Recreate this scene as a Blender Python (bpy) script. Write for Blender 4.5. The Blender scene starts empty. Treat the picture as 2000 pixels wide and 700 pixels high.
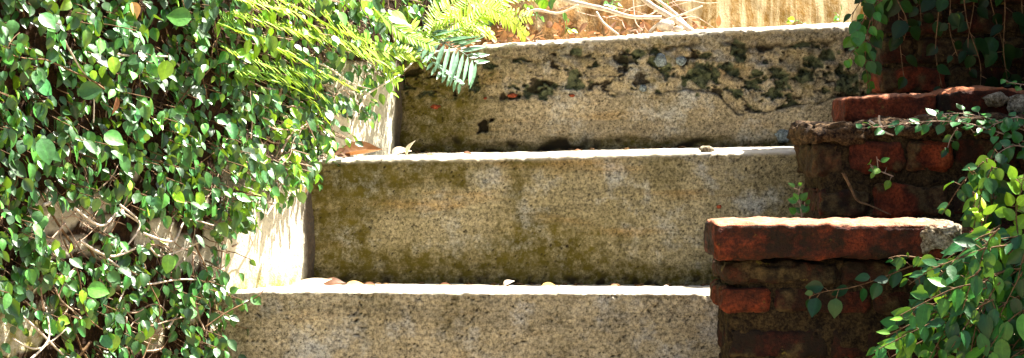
import bpy, math, random
import numpy as np
from mathutils import Vector, noise, Matrix

random.seed(7)
R = random.random
U = random.uniform
F = 3889.0
PITCH = math.atan(100 / F)
CP, SP = math.cos(PITCH), math.sin(PITCH)
SUN = Vector((0.50, 0.28, 1.0)).normalized()
COL = bpy.context.scene.collection


def at(px, py, Y):
    """world point at depth Y seen at photo pixel (2000 x 700 frame)"""
    r = (px - 1000) / F
    u = (350 - py) / F
    d = Vector((r, CP + u * SP, -SP + u * CP))
    return d * (Y / d.y)


def proj(p):
    fw = p.y * CP - p.z * SP
    up = p.y * SP + p.z * CP
    return 1000 + F * p.x / fw, 350 - F * up / fw


def lerp(pts, x):
    if x <= pts[0][0]:
        return pts[0][1]
    for (a, b), (c, d) in zip(pts, pts[1:]):
        if x <= c:
            return b + (d - b) * (x - a) / (c - a)
    return pts[-1][1]


def sst(a, b, x):
    t = max(0.0, min(1.0, (x - a) / (b - a)))
    return t * t * (3 - 2 * t)


def fbm(p, s, o=3):
    return noise.fractal(p * s, 1.0, 2.0, o)


# ------------------------------------------------------------------ meshes
class MB:
    def __init__(self):
        self.v = []
        self.f = []
        self.c = []

    def add(self, vs, fs, cs):
        n = len(self.v)
        self.v += [tuple(a) for a in vs]
        self.f += [tuple(i + n for i in f) for f in fs]
        if isinstance(cs, tuple):
            cs = [cs] * len(vs)
        self.c += cs

    def build(self, name, mat, parent=None, smooth=True):
        me = bpy.data.meshes.new(name)
        me.from_pydata(self.v, [], self.f)
        ca = me.color_attributes.new('mix', 'FLOAT_COLOR', 'POINT')
        arr = np.ones((len(self.v), 4), dtype=np.float32)
        if self.c:
            arr[:, :3] = np.array(self.c, dtype=np.float32)
        ca.data.foreach_set('color', arr.ravel())
        me.materials.append(mat)
        if smooth:
            me.polygons.foreach_set('use_smooth', [True] * len(me.polygons))
        me.update()
        o = bpy.data.objects.new(name, me)
        COL.objects.link(o)
        if parent:
            o.parent = parent
            o.matrix_parent_inverse = Matrix.Translation(-parent.location)
        return o


def tag(o, label=None, cat=None, group=None, kind=None):
    if label: o['label'] = label
    if cat: o['category'] = cat
    if group: o['group'] = group
    if kind: o['kind'] = kind
    return o


def empty(name, loc, label, cat, group=None):
    o = bpy.data.objects.new(name, None)
    o.location = loc
    o.empty_display_size = 0.05
    COL.objects.link(o)
    return tag(o, label, cat, group)


# --------------------------------------------------------------- materials
class NT:
    def __init__(self, name):
        self.m = bpy.data.materials.new(name)
        self.m.use_nodes = True
        self.t = self.m.node_tree
        self.t.nodes.clear()
        self.out = self.n('ShaderNodeOutputMaterial')
        self.co = self.n('ShaderNodeTexCoord').outputs['Object']
        at_ = self.n('ShaderNodeAttribute')
        at_.attribute_name = 'mix'
        sp = self.n('ShaderNodeSeparateColor')
        self.l(at_.outputs['Color'], sp.inputs[0])
        self.r, self.g, self.b = sp.outputs[0], sp.outputs[1], sp.outputs[2]

    def n(self, t):
        return self.t.nodes.new(t)

    def l(self, a, b):
        self.t.links.new(a, b)

    def noise(self, scale, detail=3, rough=0.55, stretch=None, w=0.0):
        x = self.n('ShaderNodeTexNoise')
        x.inputs['Scale'].default_value = scale
        x.inputs['Detail'].default_value = detail
        x.inputs['Roughness'].default_value = rough
        x.inputs['Distortion'].default_value = w
        if stretch:
            mp = self.n('ShaderNodeMapping')
            mp.inputs['Scale'].default_value = stretch
            self.l(self.co, mp.inputs[0])
            self.l(mp.outputs[0], x.inputs['Vector'])
        else:
            self.l(self.co, x.inputs['Vector'])
        return x.outputs['Fac']

    def voro(self, scale, out='Distance', feature='F1'):
        x = self.n('ShaderNodeTexVoronoi')
        x.feature = feature
        x.inputs['Scale'].default_value = scale
        self.l(self.co, x.inputs['Vector'])
        return x.outputs[out]

    def ramp(self, fac, stops):
        x = self.n('ShaderNodeValToRGB')
        e = x.color_ramp.elements
        while len(e) < len(stops):
            e.new(0.5)
        for el, (p, c) in zip(e, stops):
            el.position = p
            if not isinstance(c, tuple):
                c = (c, c, c)
            el.color = (*c, 1)
        self.l(fac, x.inputs[0])
        return x.outputs[0]

    def mixc(self, fac, a, b, mode='MIX'):
        x = self.n('ShaderNodeMix')
        x.data_type = 'RGBA'
        x.blend_type = mode
        for sock, val in ((x.inputs[0], fac), (x.inputs[6], a), (x.inputs[7], b)):
            if isinstance(val, (int, float)):
                sock.default_value = val
            elif isinstance(val, tuple):
                sock.default_value = (*val, 1)
            else:
                self.l(val, sock)
        return x.outputs[2]

    def math(self, op, a, b=0.0):
        x = self.n('ShaderNodeMath')
        x.operation = op
        for sock, val in ((x.inputs[0], a), (x.inputs[1], b)):
            if isinstance(val, (int, float)):
                sock.default_value = val
            else:
                self.l(val, sock)
        return x.outputs[0]

    def bump(self, h, dist, strength=1.0, prev=None):
        x = self.n('ShaderNodeBump')
        x.inputs['Distance'].default_value = dist
        x.inputs['Strength'].default_value = strength
        self.l(h, x.inputs['Height'])
        if prev:
            self.l(prev, x.inputs['Normal'])
        return x.outputs[0]

    def finish(self, color, rough=0.9, normal=None, spec=0.3, translucent=None, tfac=0.3):
        p = self.n('ShaderNodeBsdfPrincipled')
        if isinstance(color, tuple):
            p.inputs['Base Color'].default_value = (*color, 1)
        else:
            self.l(color, p.inputs['Base Color'])
        if isinstance(rough, float):
            p.inputs['Roughness'].default_value = rough
        else:
            self.l(rough, p.inputs['Roughness'])
        p.inputs['Specular IOR Level'].default_value = spec
        if normal:
            self.l(normal, p.inputs['Normal'])
        s = p.outputs[0]
        if translucent is not None:
            tr = self.n('ShaderNodeBsdfTranslucent')
            self.l(translucent, tr.inputs[0])
            mx = self.n('ShaderNodeMixShader')
            mx.inputs[0].default_value = tfac
            self.l(s, mx.inputs[1])
            self.l(tr.outputs[0], mx.inputs[2])
            s = mx.outputs[0]
        self.l(s, self.out.inputs[0])
        return self.m


def mat_concrete(name, c1, c2, grey, orange, grain=(0.22, 1.55)):
    """r = dark organic stain, g = pit / crack, b = dark green stone"""
    m = NT(name)
    base = m.mixc(m.ramp(m.noise(9, 4), [(0.35, 0.0), (0.65, 1.0)]), c1, c2)
    base = m.mixc(m.ramp(m.noise(16, 5, 0.65), [(0.52, 0.0), (0.68, 0.8)]), base, grey)
    base = m.mixc(m.ramp(m.noise(14, 4, 0.6, (0.35, 1, 2.2)), [(0.56, 0.0), (0.72, 0.55)]), base, orange)
    g1 = m.ramp(m.noise(230, 6, 0.85), [(0.38, grain[0]), (0.50, 0.95), (0.62, grain[1])])
    base = m.mixc(1.0, base, g1, 'MULTIPLY')
    g2 = m.ramp(m.noise(120, 4, 0.7), [(0.34, 0.55), (0.48, 1.0), (0.7, 1.12)])
    base = m.mixc(1.0, base, g2, 'MULTIPLY')
    spots = m.ramp(m.voro(150), [(0.10, 1.0), (0.2, 0.0)])
    sel = m.ramp(m.noise(60, 2), [(0.52, 0.0), (0.6, 1.0)])
    base = m.mixc(m.math('MULTIPLY', spots, sel), base, (0.05, 0.045, 0.02))
    st = m.math('MULTIPLY', m.r, m.ramp(m.noise(60, 6, 0.8), [(0.34, 1.3), (0.60, 0.5)]))
    stc = m.mixc(m.noise(40, 3), (0.040, 0.032, 0.002), (0.12, 0.092, 0.012))
    base = m.mixc(st, base, stc)
    green = m.mixc(m.ramp(m.noise(60, 5, .8), [(.38, 0.0), (.62, 1.0)]), (0.010, 0.016, 0.005), (0.125, 0.135, 0.07))
    base = m.mixc(m.b, base, green)
    base = m.mixc(m.math('MAXIMUM', m.g, 0.0), base, (0.016, 0.011, 0.004))
    fl = m.ramp(m.noise(7, 5, 0.7, (0.12, 1, 3.5)), [(0.46, 1.0), (0.50, 0.82), (0.54, 1.0)])
    base = m.mixc(1.0, base, fl, 'MULTIPLY')
    worn_sunlit = m.math('MULTIPLY', m.g, -1.0)  # foot wear, with the sunlit whiteness of the treads put into the colour
    base = m.mixc(m.math('MULTIPLY', worn_sunlit, m.ramp(m.noise(70, 5, 0.7), [(0.3, 0.55), (0.5, 1.0)])), base, (0.50, 0.455, 0.36))
    n = m.bump(m.noise(260, 5, 0.8), 0.002)
    n = m.bump(m.noise(70, 4, 0.6), 0.003, 0.6, n)
    return m.finish(base, 0.92, n, 0.2)


def mat_brick(name='old_brick', m1=(0.018, 0.012, 0.005), m2=(0.095, 0.066, 0.026)):
    """r = tone, g = moss / soot, b = mortar / lichen"""
    m = NT(name)
    base = m.ramp(m.r, [(0.0, (0.022, 0.007, 0.004)), (0.4, (0.095, 0.020, 0.008)), (0.75, (0.24, 0.046, 0.014)), (1.0, (0.48, 0.13, 0.035))])
    base = m.mixc(1.0, base, m.ramp(m.noise(60, 5, 0.7), [(0.35, 0.35), (0.55, 1.0), (0.7, 1.4)]), 'MULTIPLY')
    base = m.mixc(1.0, base, m.ramp(m.noise(260, 3, 0.7), [(0.35, 0.45), (0.6, 1.15)]), 'MULTIPLY')
    soot = m.math('MULTIPLY', m.g, m.ramp(m.noise(32, 5, 0.7), [(0.45, 1.0), (0.64, 0.0)]))
    base = m.mixc(soot, base, (0.016, 0.010, 0.005))
    mc = m.mixc(m.ramp(m.noise(85, 5, 0.75), [(0.40, 0.0), (0.62, 1.0)]), m1, m2)
    base = m.mixc(m.b, base, mc)
    lic = m.ramp(m.noise(42, 4, 0.7), [(0.64, 0.0), (0.70, 0.8)])
    base = m.mixc(m.math('MULTIPLY', lic, m.g), base, (0.17, 0.13, 0.025))
    n = m.bump(m.noise(280, 3, 0.7), 0.0014)
    n = m.bump(m.noise(70, 4, 0.6), 0.004, 0.8, n)
    return m.finish(base, 0.9, n, 0.2)


def mat_mortar(name, dark, light):
    m = NT(name)
    base = m.mixc(m.ramp(m.noise(75, 5, 0.75), [(0.38, 0.0), (0.66, 1.0)]), dark, light)
    base = m.mixc(1.0, base, m.ramp(m.noise(300, 3, 0.7), [(0.35, 0.5), (0.62, 1.2)]), 'MULTIPLY')
    n = m.bump(m.noise(250, 3, 0.7), 0.002)
    return m.finish(base, 0.95, n, 0.15)


def mat_plaster():
    """r = root mat / painted riser shade / dirt cover, g = brown streak zone, b = moss at the foot"""
    m = NT('old_plaster')
    base = m.mixc(m.noise(14, 5, 0.6), (0.36, 0.325, 0.24), (0.64, 0.59, 0.47))
    base = m.mixc(1.0, base, m.ramp(m.noise(150, 4, 0.7), [(0.32, 0.6), (0.52, 1.0)]), 'MULTIPLY')
    streak = m.math('MULTIPLY', m.ramp(m.noise(12, 5, 0.6, (1.9, 1.9, 0.14)), [(0.44, 0.0), (0.55, 1.0)]), m.ramp(m.noise(60, 4, 0.7), [(0.3, 0.5), (0.6, 1.0)]))
    base = m.mixc(m.math('MULTIPLY', m.g, 0.8), base, (0.33, 0.25, 0.12))
    base = m.mixc(m.math('MULTIPLY', streak, m.g), base, (0.15, 0.080, 0.012))
    moss = m.math('MULTIPLY', m.b, m.ramp(m.noise(45, 5, 0.7), [(0.4, 0.0), (0.6, 1.0)]))
    base = m.mixc(moss, base, (0.22, 0.20, 0.05))
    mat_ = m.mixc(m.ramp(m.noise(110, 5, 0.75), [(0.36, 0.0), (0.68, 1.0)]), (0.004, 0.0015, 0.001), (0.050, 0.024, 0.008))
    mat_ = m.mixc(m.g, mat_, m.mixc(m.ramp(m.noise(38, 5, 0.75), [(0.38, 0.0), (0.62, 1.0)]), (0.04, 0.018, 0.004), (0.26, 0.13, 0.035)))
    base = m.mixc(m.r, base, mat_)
    n = m.bump(m.noise(180, 4, 0.65), 0.003)
    return m.finish(base, 0.93, n, 0.15)


def mat_leaf(name, dark, mid, yellow, rough=0.38, tfac=0.3, spec=0.5, tr_boost=(0.30, 0.55, 0.03), gmax=1.5):
    """r = young/yellow, g = brightness"""
    m = NT(name)
    c = m.ramp(m.r, [(0.0, dark), (0.5, mid), (1.0, yellow)])
    br = m.ramp(m.g, [(0.0, 0.45), (0.55, 1.0), (0.8, 1.5), (1.0, gmax)])
    c = m.mixc(1.0, c, br, 'MULTIPLY')
    vein = m.ramp(m.b, [(0.0, 1.35), (0.12, 1.0), (1.0, 0.92)])
    c = m.mixc(1.0, c, vein, 'MULTIPLY')
    c = m.mixc(1.0, c, m.ramp(m.noise(220, 3), [(0.35, 0.8), (0.65, 1.15)]), 'MULTIPLY')
    t = m.mixc(m.r, tuple(0.45 * q for q in tr_boost), tr_boost)
    n = m.bump(m.noise(120, 2), 0.0012, 0.6)
    return m.finish(c, rough, n, spec, t, tfac)


def mat_bark(name, a, b, rough=0.8):
    m = NT(name)
    c = m.mixc(m.ramp(m.noise(120, 4, 0.7), [(0.35, 0.0), (0.65, 1.0)]), a, b)
    n = m.bump(m.noise(220, 3, 0.7), 0.001)
    return m.finish(c, rough, n, 0.25)


M_STEP = mat_concrete('weathered_concrete', (0.33, 0.275, 0.16), (0.235, 0.195, 0.105), (0.40, 0.40, 0.36), (0.34, 0.19, 0.055))
M_STEP3 = mat_concrete('rubble_concrete', (0.37, 0.30, 0.19), (0.26, 0.205, 0.12), (0.40, 0.39, 0.34), (0.33, 0.20, 0.07))
M_STEP1 = mat_concrete('grey_pitted_concrete', (0.47, 0.405, 0.27), (0.36, 0.305, 0.19), (0.46, 0.47, 0.45), (0.38, 0.23, 0.08))
M_BRICK = mat_brick()
M_CAP = mat_brick('dusty_lit_brick', (0.24, 0.11, 0.06), (0.36, 0.19, 0.12))
M_MORTAR = mat_mortar('dark_mortar', (0.010, 0.006, 0.003), (0.06, 0.04, 0.016))
M_MORTAR_L = mat_mortar('pale_mortar', (0.10, 0.07, 0.035), (0.42, 0.37, 0.27))
M_PLASTER = mat_plaster()
M_LEAF = mat_leaf('glossy_fig_leaf', (0.012, 0.080, 0.016), (0.070, 0.225, 0.022), (0.26, 0.48, 0.015), rough=0.45, tfac=0.16, spec=0.7, gmax=3.0, tr_boost=(0.40, 0.65, 0.03))
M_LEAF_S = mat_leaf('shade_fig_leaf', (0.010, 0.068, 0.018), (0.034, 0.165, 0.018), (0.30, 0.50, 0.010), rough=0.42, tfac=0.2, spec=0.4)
M_LEAF_DEEP_SHADE = mat_leaf('deep_shade_fig_leaf', (0.003, 0.020, 0.005), (0.010, 0.052, 0.007), (0.09, 0.16, 0.008), rough=0.5, tfac=0.12, spec=0.25)  # deep shade of the hanging creeper put into darker leaf colours
M_FERN = mat_leaf('fern_leaflet', (0.10, 0.30, 0.05), (0.25, 0.48, 0.05), (0.44, 0.56, 0.05), rough=0.5, tfac=0.35, spec=0.4, tr_boost=(0.55, 0.72, 0.05))
M_FERN_D = mat_leaf('silver_fern_leaflet', (0.20, 0.36, 0.24), (0.16, 0.34, 0.18), (0.20, 0.30, 0.05), rough=0.3, tfac=0.2, spec=0.7)
M_STEM = mat_bark('pale_stem', (0.20, 0.11, 0.065), (0.50, 0.38, 0.28))
M_STEM_D = mat_bark('brown_stem', (0.06, 0.03, 0.012), (0.22, 0.13, 0.06))
M_BRANCH = mat_bark('bleached_branch', (0.42, 0.33, 0.24), (0.66, 0.58, 0.48))
M_DRY = mat_leaf('dry_leaf', (0.16, 0.065, 0.025), (0.34, 0.20, 0.11), (0.50, 0.34, 0.10), rough=0.6, tfac=0.25, spec=0.3, tr_boost=(0.5, 0.2, 0.06))
M_CREAM = mat_leaf('bleached_dry_leaf', (0.40, 0.30, 0.22), (0.52, 0.42, 0.32), (0.66, 0.58, 0.44), rough=0.6, tfac=0.2, spec=0.3, tr_boost=(0.6, 0.5, 0.35))
M_GRIT = mat_mortar('dark_grit', (0.05, 0.025, 0.010), (0.24, 0.14, 0.06))
M_SOIL = mat_mortar('brown_soil', (0.035, 0.018, 0.008), (0.17, 0.09, 0.04))
M_STONE_G = mat_mortar('green_stone', (0.015, 0.028, 0.018), (0.07, 0.10, 0.065))
M_STONE_B = mat_mortar('blue_grey_stone', (0.10, 0.12, 0.12), (0.26, 0.30, 0.30))
M_RED = mat_mortar('red_brick_chip', (0.12, 0.028, 0.012), (0.34, 0.075, 0.03))
M_GROUND = mat_mortar('pale_paving', (0.22, 0.17, 0.11), (0.34, 0.28, 0.19))

# ------------------------------------------------------------------- steps
ZG = at(1000, 845, 2.57).z          # ground level at the foot of the flight


def pits(p, s, thr, seed):
    a = noise.noise(p * 9 + Vector((seed, 0, 3))) * 2.5
    q = Vector((p.x * (1 + .25 * a), p.y, p.z * (1 - .3 * a)))
    q = q * s + Vector((seed, seed * 2.3, 0)) + noise.noise_vector(p * s * 2.2) * 0.22
    d, pts = noise.voronoi(q)
    c = noise.cell(pts[0] * 3.7)
    if c < thr:
        rad = 0.07 + 0.20 * abs(noise.cell(pts[0] * 5.1 + Vector((3, 1, 2))))
        return sst(rad, rad * 0.55, d[0])
    return 0.0


def step_mesh(Yf, line, py_bot, x0, x1, depth, back_slope, res, disp, r=0.007, back_rows=26):
    """closed block; line = pixel polyline of the front top edge, disp(p, kind, s, u, v) -> (offset, colour)"""
    nx = int((x1 - x0) / res)
    zb = at(1000, py_bot, Yf).z
    verts, cols = [], []
    rows = None
    for i in range(nx + 1):
        x = x0 + (x1 - x0) * i / nx
        px = 1000 + x / Yf * F
        zt = at(px, lerp(line, px), Yf).z
        prof = []
        nr = int((0.19) / res)
        for k in range(nr + 1):
            t = k / nr
            prof.append((Vector((x, Yf, zb + (zt - r - zb) * t)), Vector((0, -1, 0)), t))
        for k in range(1, 7):
            a = k / 6 * math.pi / 2
            prof.append((Vector((x, Yf + r - r * math.cos(a), zt - r + r * math.sin(a))),
                         Vector((0, -math.cos(a), math.sin(a))), 1.0 + k / 6 * 0.1))
        for k in range(1, back_rows + 1):
            t = (k / back_rows) ** 1.6
            prof.append((Vector((x, Yf + r + t * depth, zt + t * depth * back_slope)), Vector((0, 0, 1)), 1.1 + t))
        rows = len(prof) + 2
        for p, n, v in prof:
            d, c = disp(p, n, v, px, proj(p)[1])
            verts.append(p + n * d)
            cols.append(c)
        verts.append(Vector((x, Yf + r + depth, zb - 0.03)))
        verts.append(Vector((x, Yf + 0.01, zb - 0.03)))
        cols += [(0, 0, 0), (0, 0, 0)]
    faces = []
    for i in range(nx):
        a, b = i * rows, (i + 1) * rows
        for k in range(rows):
            k2 = (k + 1) % rows
            faces.append((a + k, b + k, b + k2, a + k2))
    faces.append(tuple(range(rows - 1, -1, -1))[::-1])
    faces.append(tuple(nx * rows + k for k in range(rows))[::-1])
    mb = MB()
    mb.add(verts, faces, cols)
    return mb


def blob(px, py, cx, cy, rx, ry):
    return math.exp(-(((px - cx) / rx) ** 2 + ((py - cy) / ry) ** 2))


def disp_plain(seed, stains, pit_thr, edge=0.004, heavy=0.0):
    def f(p, n, v, px, py):
        q = p + Vector((seed, 0, 0))
        if v > 1.5:
            return fbm(q, 30) * 0.0015, (0.0, -1, 0)
        d = fbm(q, 22) * 0.0018 + noise.noise(q * 190) * 0.0009 + noise.noise(q * 90) * 0.0006
        g = max(pits(q, 62, pit_thr, seed), 0.7 * pits(q, 110, pit_thr - .1, seed + 4))
        if heavy:
            g = max(g, pits(Vector((q.x + q.z * .5, q.y, q.z - q.x * .3)), 46, 0.62, seed + 9) * sst(-.3, .1, noise.noise(q * 140)))
        d -= g * 0.003
        st = 0.0
        w = fbm(q, 14, 4) * 0.5
        for (cx, cy, rx, ry, amt) in stains:
            st += amt * blob(px + w * 60, py + w * 40, cx, cy, rx, ry)
        vert = noise.noise(Vector((px * 0.013 + seed, seed, py * 0.0016)))
        st += sst(.0, .45, vert + .5 * fbm(q, 20, 4) * .6) * 0.55 * lerp([(0, .6), (.5, .5), (1, 1)], v) * .8 * (1 - heavy) + max(0, fbm(q, 8, 4)) * 0.22
        if v > 0.9:                                  # crumbling arris
            e = sst(0.9, 1.0, v) * sst(1.5, 1.1, v)
            d -= e * (max(0, fbm(q, 35, 4)) * edge + max(0, noise.noise(q * 130)) * edge * 0.5)
            st *= 1 - sst(1.0, 1.1, v)
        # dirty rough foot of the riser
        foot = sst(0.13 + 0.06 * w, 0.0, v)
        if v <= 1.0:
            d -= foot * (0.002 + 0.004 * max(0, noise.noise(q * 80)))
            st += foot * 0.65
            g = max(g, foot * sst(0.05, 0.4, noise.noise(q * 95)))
        g = min(1, g) - sst(0.985, 1.06, v)
        return d, (min(1.0, st), g, 0)
    return f


LINE1 = [(380, 571), (600, 568), (1000, 571), (1390, 573), (1700, 575)]
LINE2 = [(560, 315), (620, 312), (800, 308), (1000, 306), (1300, 298), (1555, 294), (1800, 290)]
LINE3 = [(700, 108), (820, 102), (955, 88), (1050, 82), (1200, 73), (1300, 66), (1420, 58), (1560, 53), (1650, 49), (1850, 40)]

stair = empty('garden_staircase', (0, 2.57, ZG), 'weathered concrete garden steps rising between the ivy wall and the brick parapet', 'steps')

s1 = step_mesh(2.57, LINE1, 845, -0.40, 0.42, 0.33, -0.046, 0.0022,
               disp_plain(1.3, [(470, 640, 60, 60, .5), (890, 620, 40, 60, .5), (640, 600, 200, 15, .3)], 0.5, 0.003, 0.4), r=0.004)
o = s1.build('step', M_STEP1, stair)
o['label'] = 'bottom concrete step with a sunlit tread and pitted riser'
s2 = step_mesh(2.87, LINE2, 556, -0.34, 0.56, 0.33, 0.010, 0.0022,
               disp_plain(5.1, [(655, 350, 70, 70, 1.7), (650, 470, 70, 90, 1.3), (780, 340, 120, 32, .9), (1080, 480, 140, 60, 1.25), (800, 520, 260, 32, 1.3), (760, 318, 120, 14, .9), (1015, 312, 60, 10, .8), (1300, 540, 160, 14, .8), (880, 345, 14, 45, .5),
                                (1015, 365, 14, 50, 1.0), (640, 500, 60, 60, .6), (1060, 535, 400, 20, .7), (900, 325, 300, 12, .35)], 0.08, 0.003))
o = s2.build('step', M_STEP, stair)
o['label'] = 'middle concrete step with dark olive stains on its riser'

BRK = [(760, 190), (1020, 192), (1200, 184), (1395, 176), (1425, 205), (1440, 225), (1700, 185)]


GREENS = [(1060, 175, 30, 18), (1128, 165, 18, 11), (1370, 150, 30, 26), (1442, 103, 15, 22), (1530, 162, 18, 12), (1440, 182, 12, 9),
          (1590, 120, 20, 14), (1128, 101, 14, 8), (1218, 118, 10, 13), (1575, 150, 16, 16), (1655, 165, 24, 26), (1480, 145, 12, 9), (1300, 130, 16, 12),
          (1620, 105, 20, 12), (1250, 105, 24, 7), (900, 150, 14, 10), (1420, 128, 16, 10)]


def disp_rubble(p, n, v, px, py):
    q = p + Vector((9.7, 0, 0))
    if v > 1.6:
        return fbm(q, 30) * 0.0015, (0.0, -1, 0)
    g = max(pits(q, 64, 0.25, 2.0), .8 * pits(q, 120, 0.3, 8.0))
    d = fbm(q, 22) * 0.002 + noise.noise(q * 190) * 0.0009 + noise.noise(q * 95) * 0.0009 - g * 0.003
    st = max(0, fbm(q, 9, 4)) * 0.5
    b = 0.0
    w = fbm(q, 26, 4)
    if v <= 1.02:
        top = lerp(LINE3, px) + 30 + w * 12
        low = lerp(BRK, px) + w * 8
        band = sst(top - 3, top + 4, py) * sst(low + 4, low - 3, py)
        amt = lerp([(780, .7), (950, .6), (1100, .8), (1250, 1), (1700, 1)], px)
        if band > 0:
            wv = noise.noise_vector(q * 30) * 0.35
            qq = Vector((q.x * .85, q.y * 0.3, q.z * 1.15)) * 44 + wv
            n1 = noise.noise(qq) + .5 * noise.noise(qq * 2.3) + .28 * noise.noise(qq * 5.1)
            n2 = noise.noise(qq * .8 + Vector((31, 7, 3))) + .45 * noise.noise(qq * 2.1 + Vector((5, 9, 1)))
            typ = noise.noise(q * 16 + Vector((3, 8, 8)))
            cut = sst(.22, .36, n1 + .10 * (amt - .6)) * band
            d -= cut * 0.008 + band * 0.002
            d += band * amt * (noise.noise(q * 75) * 0.0045 + fbm(q, 45, 4) * 0.0055)
            crack = sst(.05, .01, abs(n2)) * band * sst(-.1, .25, noise.noise(q * 22)) * amt
            d -= crack * .004
            if typ > -0.12:
                b = cut
            else:
                g = max(g, cut * .85)
            g = max(g, crack * .8)
            st += band * 0.3 * amt * sst(-.1, .4, noise.noise(q * 40))
        for (cx, cy, rx, ry) in GREENS:
            rr_ = math.hypot((px - cx) / rx, (py - cy) / ry) + .9 * noise.noise(q * 95) + .5 * noise.noise(q * 42)
            k_ = sst(1.05, .85, rr_)
            if k_ > 0:
                b = max(b, k_)
                d -= k_ * .003
        # crack under the lip
        lip = math.exp(-((py - top) / 3.5) ** 2) * sst(-0.25, 0.2, noise.noise(q * 20))
        d -= lip * 0.004
        g = max(g, lip * 0.8)
        crk = math.exp(-((py - low) / 2.2) ** 2) * sst(1150, 1380, px)
        d -= crk * 0.003
        g = max(g, crk * 0.7)
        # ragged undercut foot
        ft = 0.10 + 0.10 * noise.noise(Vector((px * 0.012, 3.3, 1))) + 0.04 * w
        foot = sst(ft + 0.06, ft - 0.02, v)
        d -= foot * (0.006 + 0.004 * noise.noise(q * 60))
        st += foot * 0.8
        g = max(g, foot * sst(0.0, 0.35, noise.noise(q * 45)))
        st += blob(px, py, 815, 210, 120, 130) * 1.7
        g = max(g, blob(px, py, 772, 200, 16, 90) * 1.0)
        d -= blob(px, py, 765, 200, 18, 90) * 0.012
        hl = sst(1.05, 0.85, max(abs(px - 945 + (py - 250) * .3) / 10, abs(py - 250) / 14) + 0.9 * noise.noise(q * 110) + .3 * w)
        d -= hl * 0.012
        g = max(g, hl)
    if v > 0.86:
        e = sst(0.86, 1.0, v) * sst(1.6, 1.1, v)
        d -= e * (max(0, fbm(q, 28, 4)) * 0.007 + max(0, noise.noise(q * 120)) * 0.003)
        st *= 1 - 0.8 * sst(0.97, 1.08, v)
    g = min(1, g) - sst(0.975, 1.05, v) * 0.9
    return d, (min(1, st), g, min(1, b))


s3 = step_mesh(3.17, LINE3, 300, -0.24, 0.70, 1.5, 0.049, 0.0019, disp_rubble, r=0.006, back_rows=46)
o = s3.build('step', M_STEP3, stair)
o['label'] = 'top concrete step with a crumbling riser of exposed rubble stones'


def pebble(center, rx, ry, rz, seed, mb, rings=7, segs=10, col=(0.5, 0, 0)):
    vs, fs = [], []
    for i in range(rings + 1):
        a = math.pi * i / rings
        for j in range(segs):
            b = 2 * math.pi * j / segs
            d = Vector((math.sin(a) * math.cos(b), math.sin(a) * math.sin(b), math.cos(a)))
            k = 1 + 0.42 * noise.noise(d * 1.9 + Vector((seed, seed, 0))) + 0.1 * noise.noise(d * 5 + Vector((seed, seed, 0)))
            vs.append(Vector(center) + Vector((d.x * rx, d.y * ry, d.z * rz)) * k)
    for i in range(rings):
        for j in range(segs):
            j2 = (j + 1) % segs
            fs.append((i * segs + j, (i + 1) * segs + j, (i + 1) * segs + j2, i * segs + j2))
    mb.add(vs, fs, col)


def set_stone(px, py, w, h, Y, mat, name, seed, dep=0.0035):
    mb = MB()
    s = Y / F
    pebble(at(px, py, Y + 0.001), w * s / 2, dep, h * s / 2, seed, mb)
    return mb.build(name, mat, stair)


for k, (px, py, w, h) in enumerate([(1256, 173, 16, 14), (1290, 117, 26, 26), (1330, 120, 22, 18), (1530, 265, 34, 26)]):
    set_stone(px, py, w, h, 3.17, M_STONE_B, 'embedded_stone', k * 2.9 + 5)
for k, (px, py, w, h) in enumerate([(850, 209, 20, 9), (1001, 187, 20, 8), (1117, 187, 12, 6), (948, 192, 8, 5)]):
    set_stone(px, py, w, h, 3.17, M_RED, 'brick_chip', k * 2.1 + 9, 0.005)
set_stone(1404, 404, 11, 9, 2.87, M_RED, 'brick_chip', 4.4, 0.004)
mb = MB()
pebble(at(1380, 293, 2.885), 0.011, 0.008, 0.006, 3, mb)
tag(mb.build('pebble', M_MORTAR_L), 'small pale pebble on the edge of the middle tread', 'pebble')

# -------------------------------------------------------------------- wall
PL = [Vector(p) for p in ((-0.90, 1.66), (-0.377, 2.565), (-0.286, 2.87), (-0.179, 3.17), (-0.10, 3.285), (1.25, 4.66))]
SEG = [0]
for a, b in zip(PL, PL[1:]):
    SEG.append(SEG[-1] + (b - a).length)
WT = 0.62


def wall_xy(s):
    for i in range(len(PL) - 1):
        if s <= SEG[i + 1] or i == len(PL) - 2:
            t = (s - SEG[i]) / (SEG[i + 1] - SEG[i])
            return PL[i].lerp(PL[i + 1], t), (PL[i + 1] - PL[i]).normalized()


def wall_pt(s, z):
    p, d = wall_xy(s)
    # soften the normal round the bends
    p0, d0 = wall_xy(max(0.001, s - 0.06))
    p1, d1 = wall_xy(min(SEG[-1] - 0.001, s + 0.06))
    dd = (d0 + d1 + d).normalized()
    return Vector((p.x, p.y, z)), Vector((dd.y, -dd.x, 0))


EDGE = [(-200, 1060), (0, 1040), (50, 900), (90, 800), (130, 760), (200, 705), (260, 655), (300, 640), (350, 608), (375, 570), (400, 520), (430, 480),
        (470, 445), (520, 425), (570, 425), (900, 430)]
BARE = [(100, 600, 30, 16), (235, 610, 24, 14), (180, 385, 22, 14), (395, 395, 12, 26), (385, 600, 12, 50), (420, 500, 22, 60), (190, 430, 30, 20), (250, 330, 16, 12), (50, 560, 26, 16), (300, 655, 26, 26), (112, 425, 50, 42), (75, 455, 30, 22), (300, 455, 46, 30), (345, 480, 40, 18), (20, 655, 60, 46), (360, 500, 40, 20), (640, 160, 40, 14),
        (650, 240, 26, 30), (210, 560, 40, 14), (140, 485, 50, 18)]


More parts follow.
